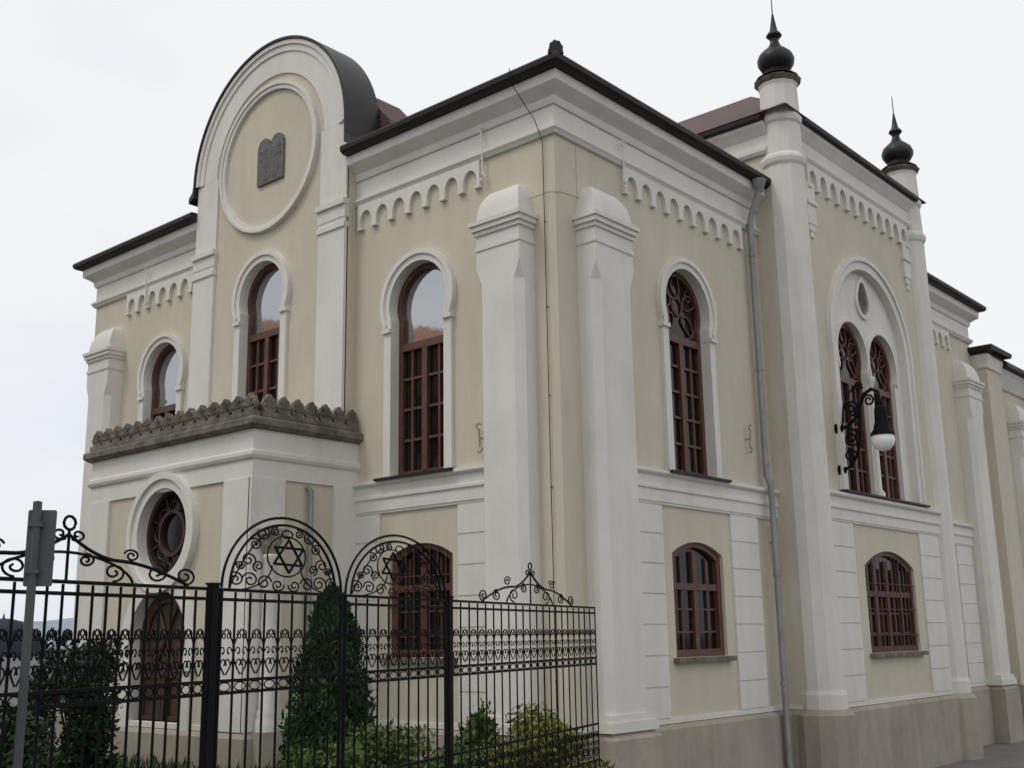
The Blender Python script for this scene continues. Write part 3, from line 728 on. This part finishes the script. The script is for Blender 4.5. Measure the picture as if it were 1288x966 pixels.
# ------------------------------------------------------------------ plants
def leaves(mb,pts,size,up=.0,asp=.5):
    for p,nrm in pts:
        d=Vector((random.gauss(0,1),random.gauss(0,1),random.gauss(0,1)+up)).normalized()
        q=(nrm+Vector((random.gauss(0,.6),random.gauss(0,.6),random.gauss(0,.6)))).normalized()
        w=d.cross(q)
        if w.length<.1: continue
        w.normalize(); s=size*random.uniform(.6,1.3); l=d*s; w=w*s*asp
        p=Vector(p); mb.add([tuple(p),tuple(p+l*.5+w*.5),tuple(p+l),tuple(p+l*.5-w*.5)],[(0,1,2,3)])
def clump(c,rad,n,clumps):
    cs=[]
    for i in range(clumps):
        v=Vector((random.gauss(0,1),random.gauss(0,1),random.gauss(0,1))).normalized()*random.uniform(.35,1.)
        cs.append((Vector((v.x*rad[0],v.y*rad[1],v.z*rad[2])),random.uniform(.22,.42)))
    out=[]
    for i in range(n):
        q,k=random.choice(cs); v=Vector((random.gauss(0,1),random.gauss(0,1),random.gauss(0,1))).normalized()
        rr=random.random()**.4
        out.append((Vector(c)+q+Vector((v.x*rad[0],v.y*rad[1],v.z*rad[2]))*k*rr,v))
    return out
def bush(name,loc,rad,n,clumps,size,m,label,cat,up=.3,stems=6):
    E=empty(name,loc,label,cat)
    mb=MB()
    for i in range(stems):
        a=random.uniform(0,2*pi); t=Vector((cos(a)*rad[0]*.6,sin(a)*rad[1]*.6,rad[2]*random.uniform(1.1,1.7)))
        mb.tube([(loc[0],loc[1],loc[2]-.05),(loc[0]+t.x*.4,loc[1]+t.y*.4,loc[2]+t.z*.5),(loc[0]+t.x,loc[1]+t.y,loc[2]+t.z)],.022,5,r2=.006)
    mb.build('stem','bark',E)
    mb=MB(); leaves(mb,clump((loc[0],loc[1],loc[2]+rad[2]*1.05),rad,n,clumps),size,up); mb.build('foliage',m,E,fixn=False)
loc=(-.05,-3.55,.68)
E=empty('conifer',loc,'dark green narrow conifer behind the gate in front of the synagogue','conifer')
MB().tube([(loc[0],loc[1],.6),(loc[0],loc[1],1.8),(loc[0],loc[1],2.6)],.05,7,r2=.01).build('trunk','bark',E)
mb=MB(); pts=[]
for i in range(24000):
    t=random.random()**1.2; z=.72+2.10*t; r=.50*(min(1,t*6+.5))*(1-t)**.50
    a=random.uniform(0,2*pi); lump=1+.13*sin(a*5+z*7)+.10*sin(a*3-z*11)+.09*sin(a*9+z*15); rr=r*lump*random.uniform(.62,1.0)
    pts.append(((loc[0]+rr*cos(a),loc[1]+rr*sin(a),z),Vector((cos(a),sin(a),.3))))
leaves(mb,pts,.068,2.2,.4); mb.build('foliage','thuja',E,fixn=False)
bush('shrub',(-4.6,-3.6,.62),(.66,.55,.88),9000,26,.085,'shrub','tall dark green shrub left of the porch behind the fence','shrub')
bush('shrub',(-.40,-6.40,.66),(.60,.6,.58),5500,24,.075,'shrub','low dark green bush at the left edge behind the sign post','shrub')
bush('shrub',(.95,-2.6,.68),(.30,.30,.60),1900,16,.075,'lightleaf','light green loose shrub just right of the conifer','shrub',.8)
bush('shrub',(1.30,-2.25,.68),(.80,.60,.48),8500,32,.065,'yellowleaf','yellow green low bush behind the right fence panel','shrub',.6)
bush('shrub',(.9,-3.7,.68),(.90,.75,.46),8500,28,.065,'lightleaf','light green low bush at the foot of the right gate leaf','shrub',.6)
mb=MB(); pts=[]
for i in range(9000):
    y=random.uniform(-9,-.3); x=random.uniform(-7,3.4-(y+8.6)*.2985); 
    pts.append(((x,y,gz_(x,y)),Vector((random.gauss(0,1),random.gauss(0,1),0))))
leaves(mb,pts,.22,4,.12); o=mb.build('grass','grass',fixn=False); tag(o,'rough grass growing between fence and building','grass',kind='stuff')
# ------------------------------------------------------------------ world, sun, camera
w=bpy.data.worlds.new('World'); scene.world=w; w.use_nodes=True
nt=w.node_tree; N=nt.nodes; L=nt.links; N.clear()
outn=N.new('ShaderNodeOutputWorld'); bg1=N.new('ShaderNodeBackground'); bg2=N.new('ShaderNodeBackground'); mx=N.new('ShaderNodeMixShader')
sky=N.new('ShaderNodeTexSky'); sky.sky_type='NISHITA'; sky.sun_disc=False; sky.sun_elevation=math.radians(56); sky.sun_rotation=math.radians(210)
L.new(sky.outputs['Color'],bg1.inputs['Color']); bg1.inputs['Strength'].default_value=.10
tc=N.new('ShaderNodeTexCoord'); mp=N.new('ShaderNodeMapping'); mp.inputs['Scale'].default_value=(1,1,2.2); L.new(tc.outputs['Generated'],mp.inputs['Vector'])
nz=N.new('ShaderNodeTexNoise'); nz.inputs['Scale'].default_value=1.7; nz.inputs['Detail'].default_value=5; nz.inputs['Roughness'].default_value=.48; L.new(mp.outputs['Vector'],nz.inputs['Vector'])
sp=N.new('ShaderNodeSeparateXYZ'); L.new(tc.outputs['Generated'],sp.inputs[0])
ma=N.new('ShaderNodeMath'); ma.operation='MULTIPLY_ADD'; ma.inputs[1].default_value=.65; L.new(sp.outputs['Z'],ma.inputs[0]); L.new(nz.outputs['Fac'],ma.inputs[2])
cr=N.new('ShaderNodeValToRGB'); cr.color_ramp.elements[0].position=.42; cr.color_ramp.elements[1].position=.78
cr.color_ramp.elements[0].color=(.69,.755,.885,1); cr.color_ramp.elements[1].color=(.985,.99,1.,1)
L.new(ma.outputs[0],cr.inputs['Fac']); L.new(cr.outputs['Color'],bg2.inputs['Color']); bg2.inputs['Strength'].default_value=.97
mx.inputs['Fac'].default_value=.93; L.new(bg1.outputs[0],mx.inputs[1]); L.new(bg2.outputs[0],mx.inputs[2]); L.new(mx.outputs[0],outn.inputs['Surface'])
sd=bpy.data.lights.new('sun','SUN'); sd.energy=.95; sd.angle=math.radians(18); sd.color=(1,.97,.92)
so=bpy.data.objects.new('sun',sd); COL.objects.link(so)
dirv=Vector((.30,.62,-1.05)); so.rotation_euler=dirv.to_track_quat('-Z','Y').to_euler()
h,p,r=.712,.2221,-.0167
fw=Vector((-sin(h)*cos(p),cos(h)*cos(p),sin(p))); rt=Vector((cos(h),sin(h),0)); up=rt.cross(fw)
rt2=rt*cos(r)+up*sin(r); up2=-rt*sin(r)+up*cos(r)
cd=bpy.data.cameras.new('camera'); cam=bpy.data.objects.new('camera',cd); COL.objects.link(cam)
cam.matrix_world=Matrix(((rt2.x,up2.x,-fw.x,8.4611),(rt2.y,up2.y,-fw.y,-10.7257),(rt2.z,up2.z,-fw.z,2.35),(0,0,0,1)))
cd.sensor_width=36; cd.lens=36*1417.58/1288; cd.clip_end=6000; cd.clip_start=.05
scene.camera=cam
scene.view_settings.view_transform='Standard'; scene.view_settings.look='None'; scene.view_settings.exposure=0
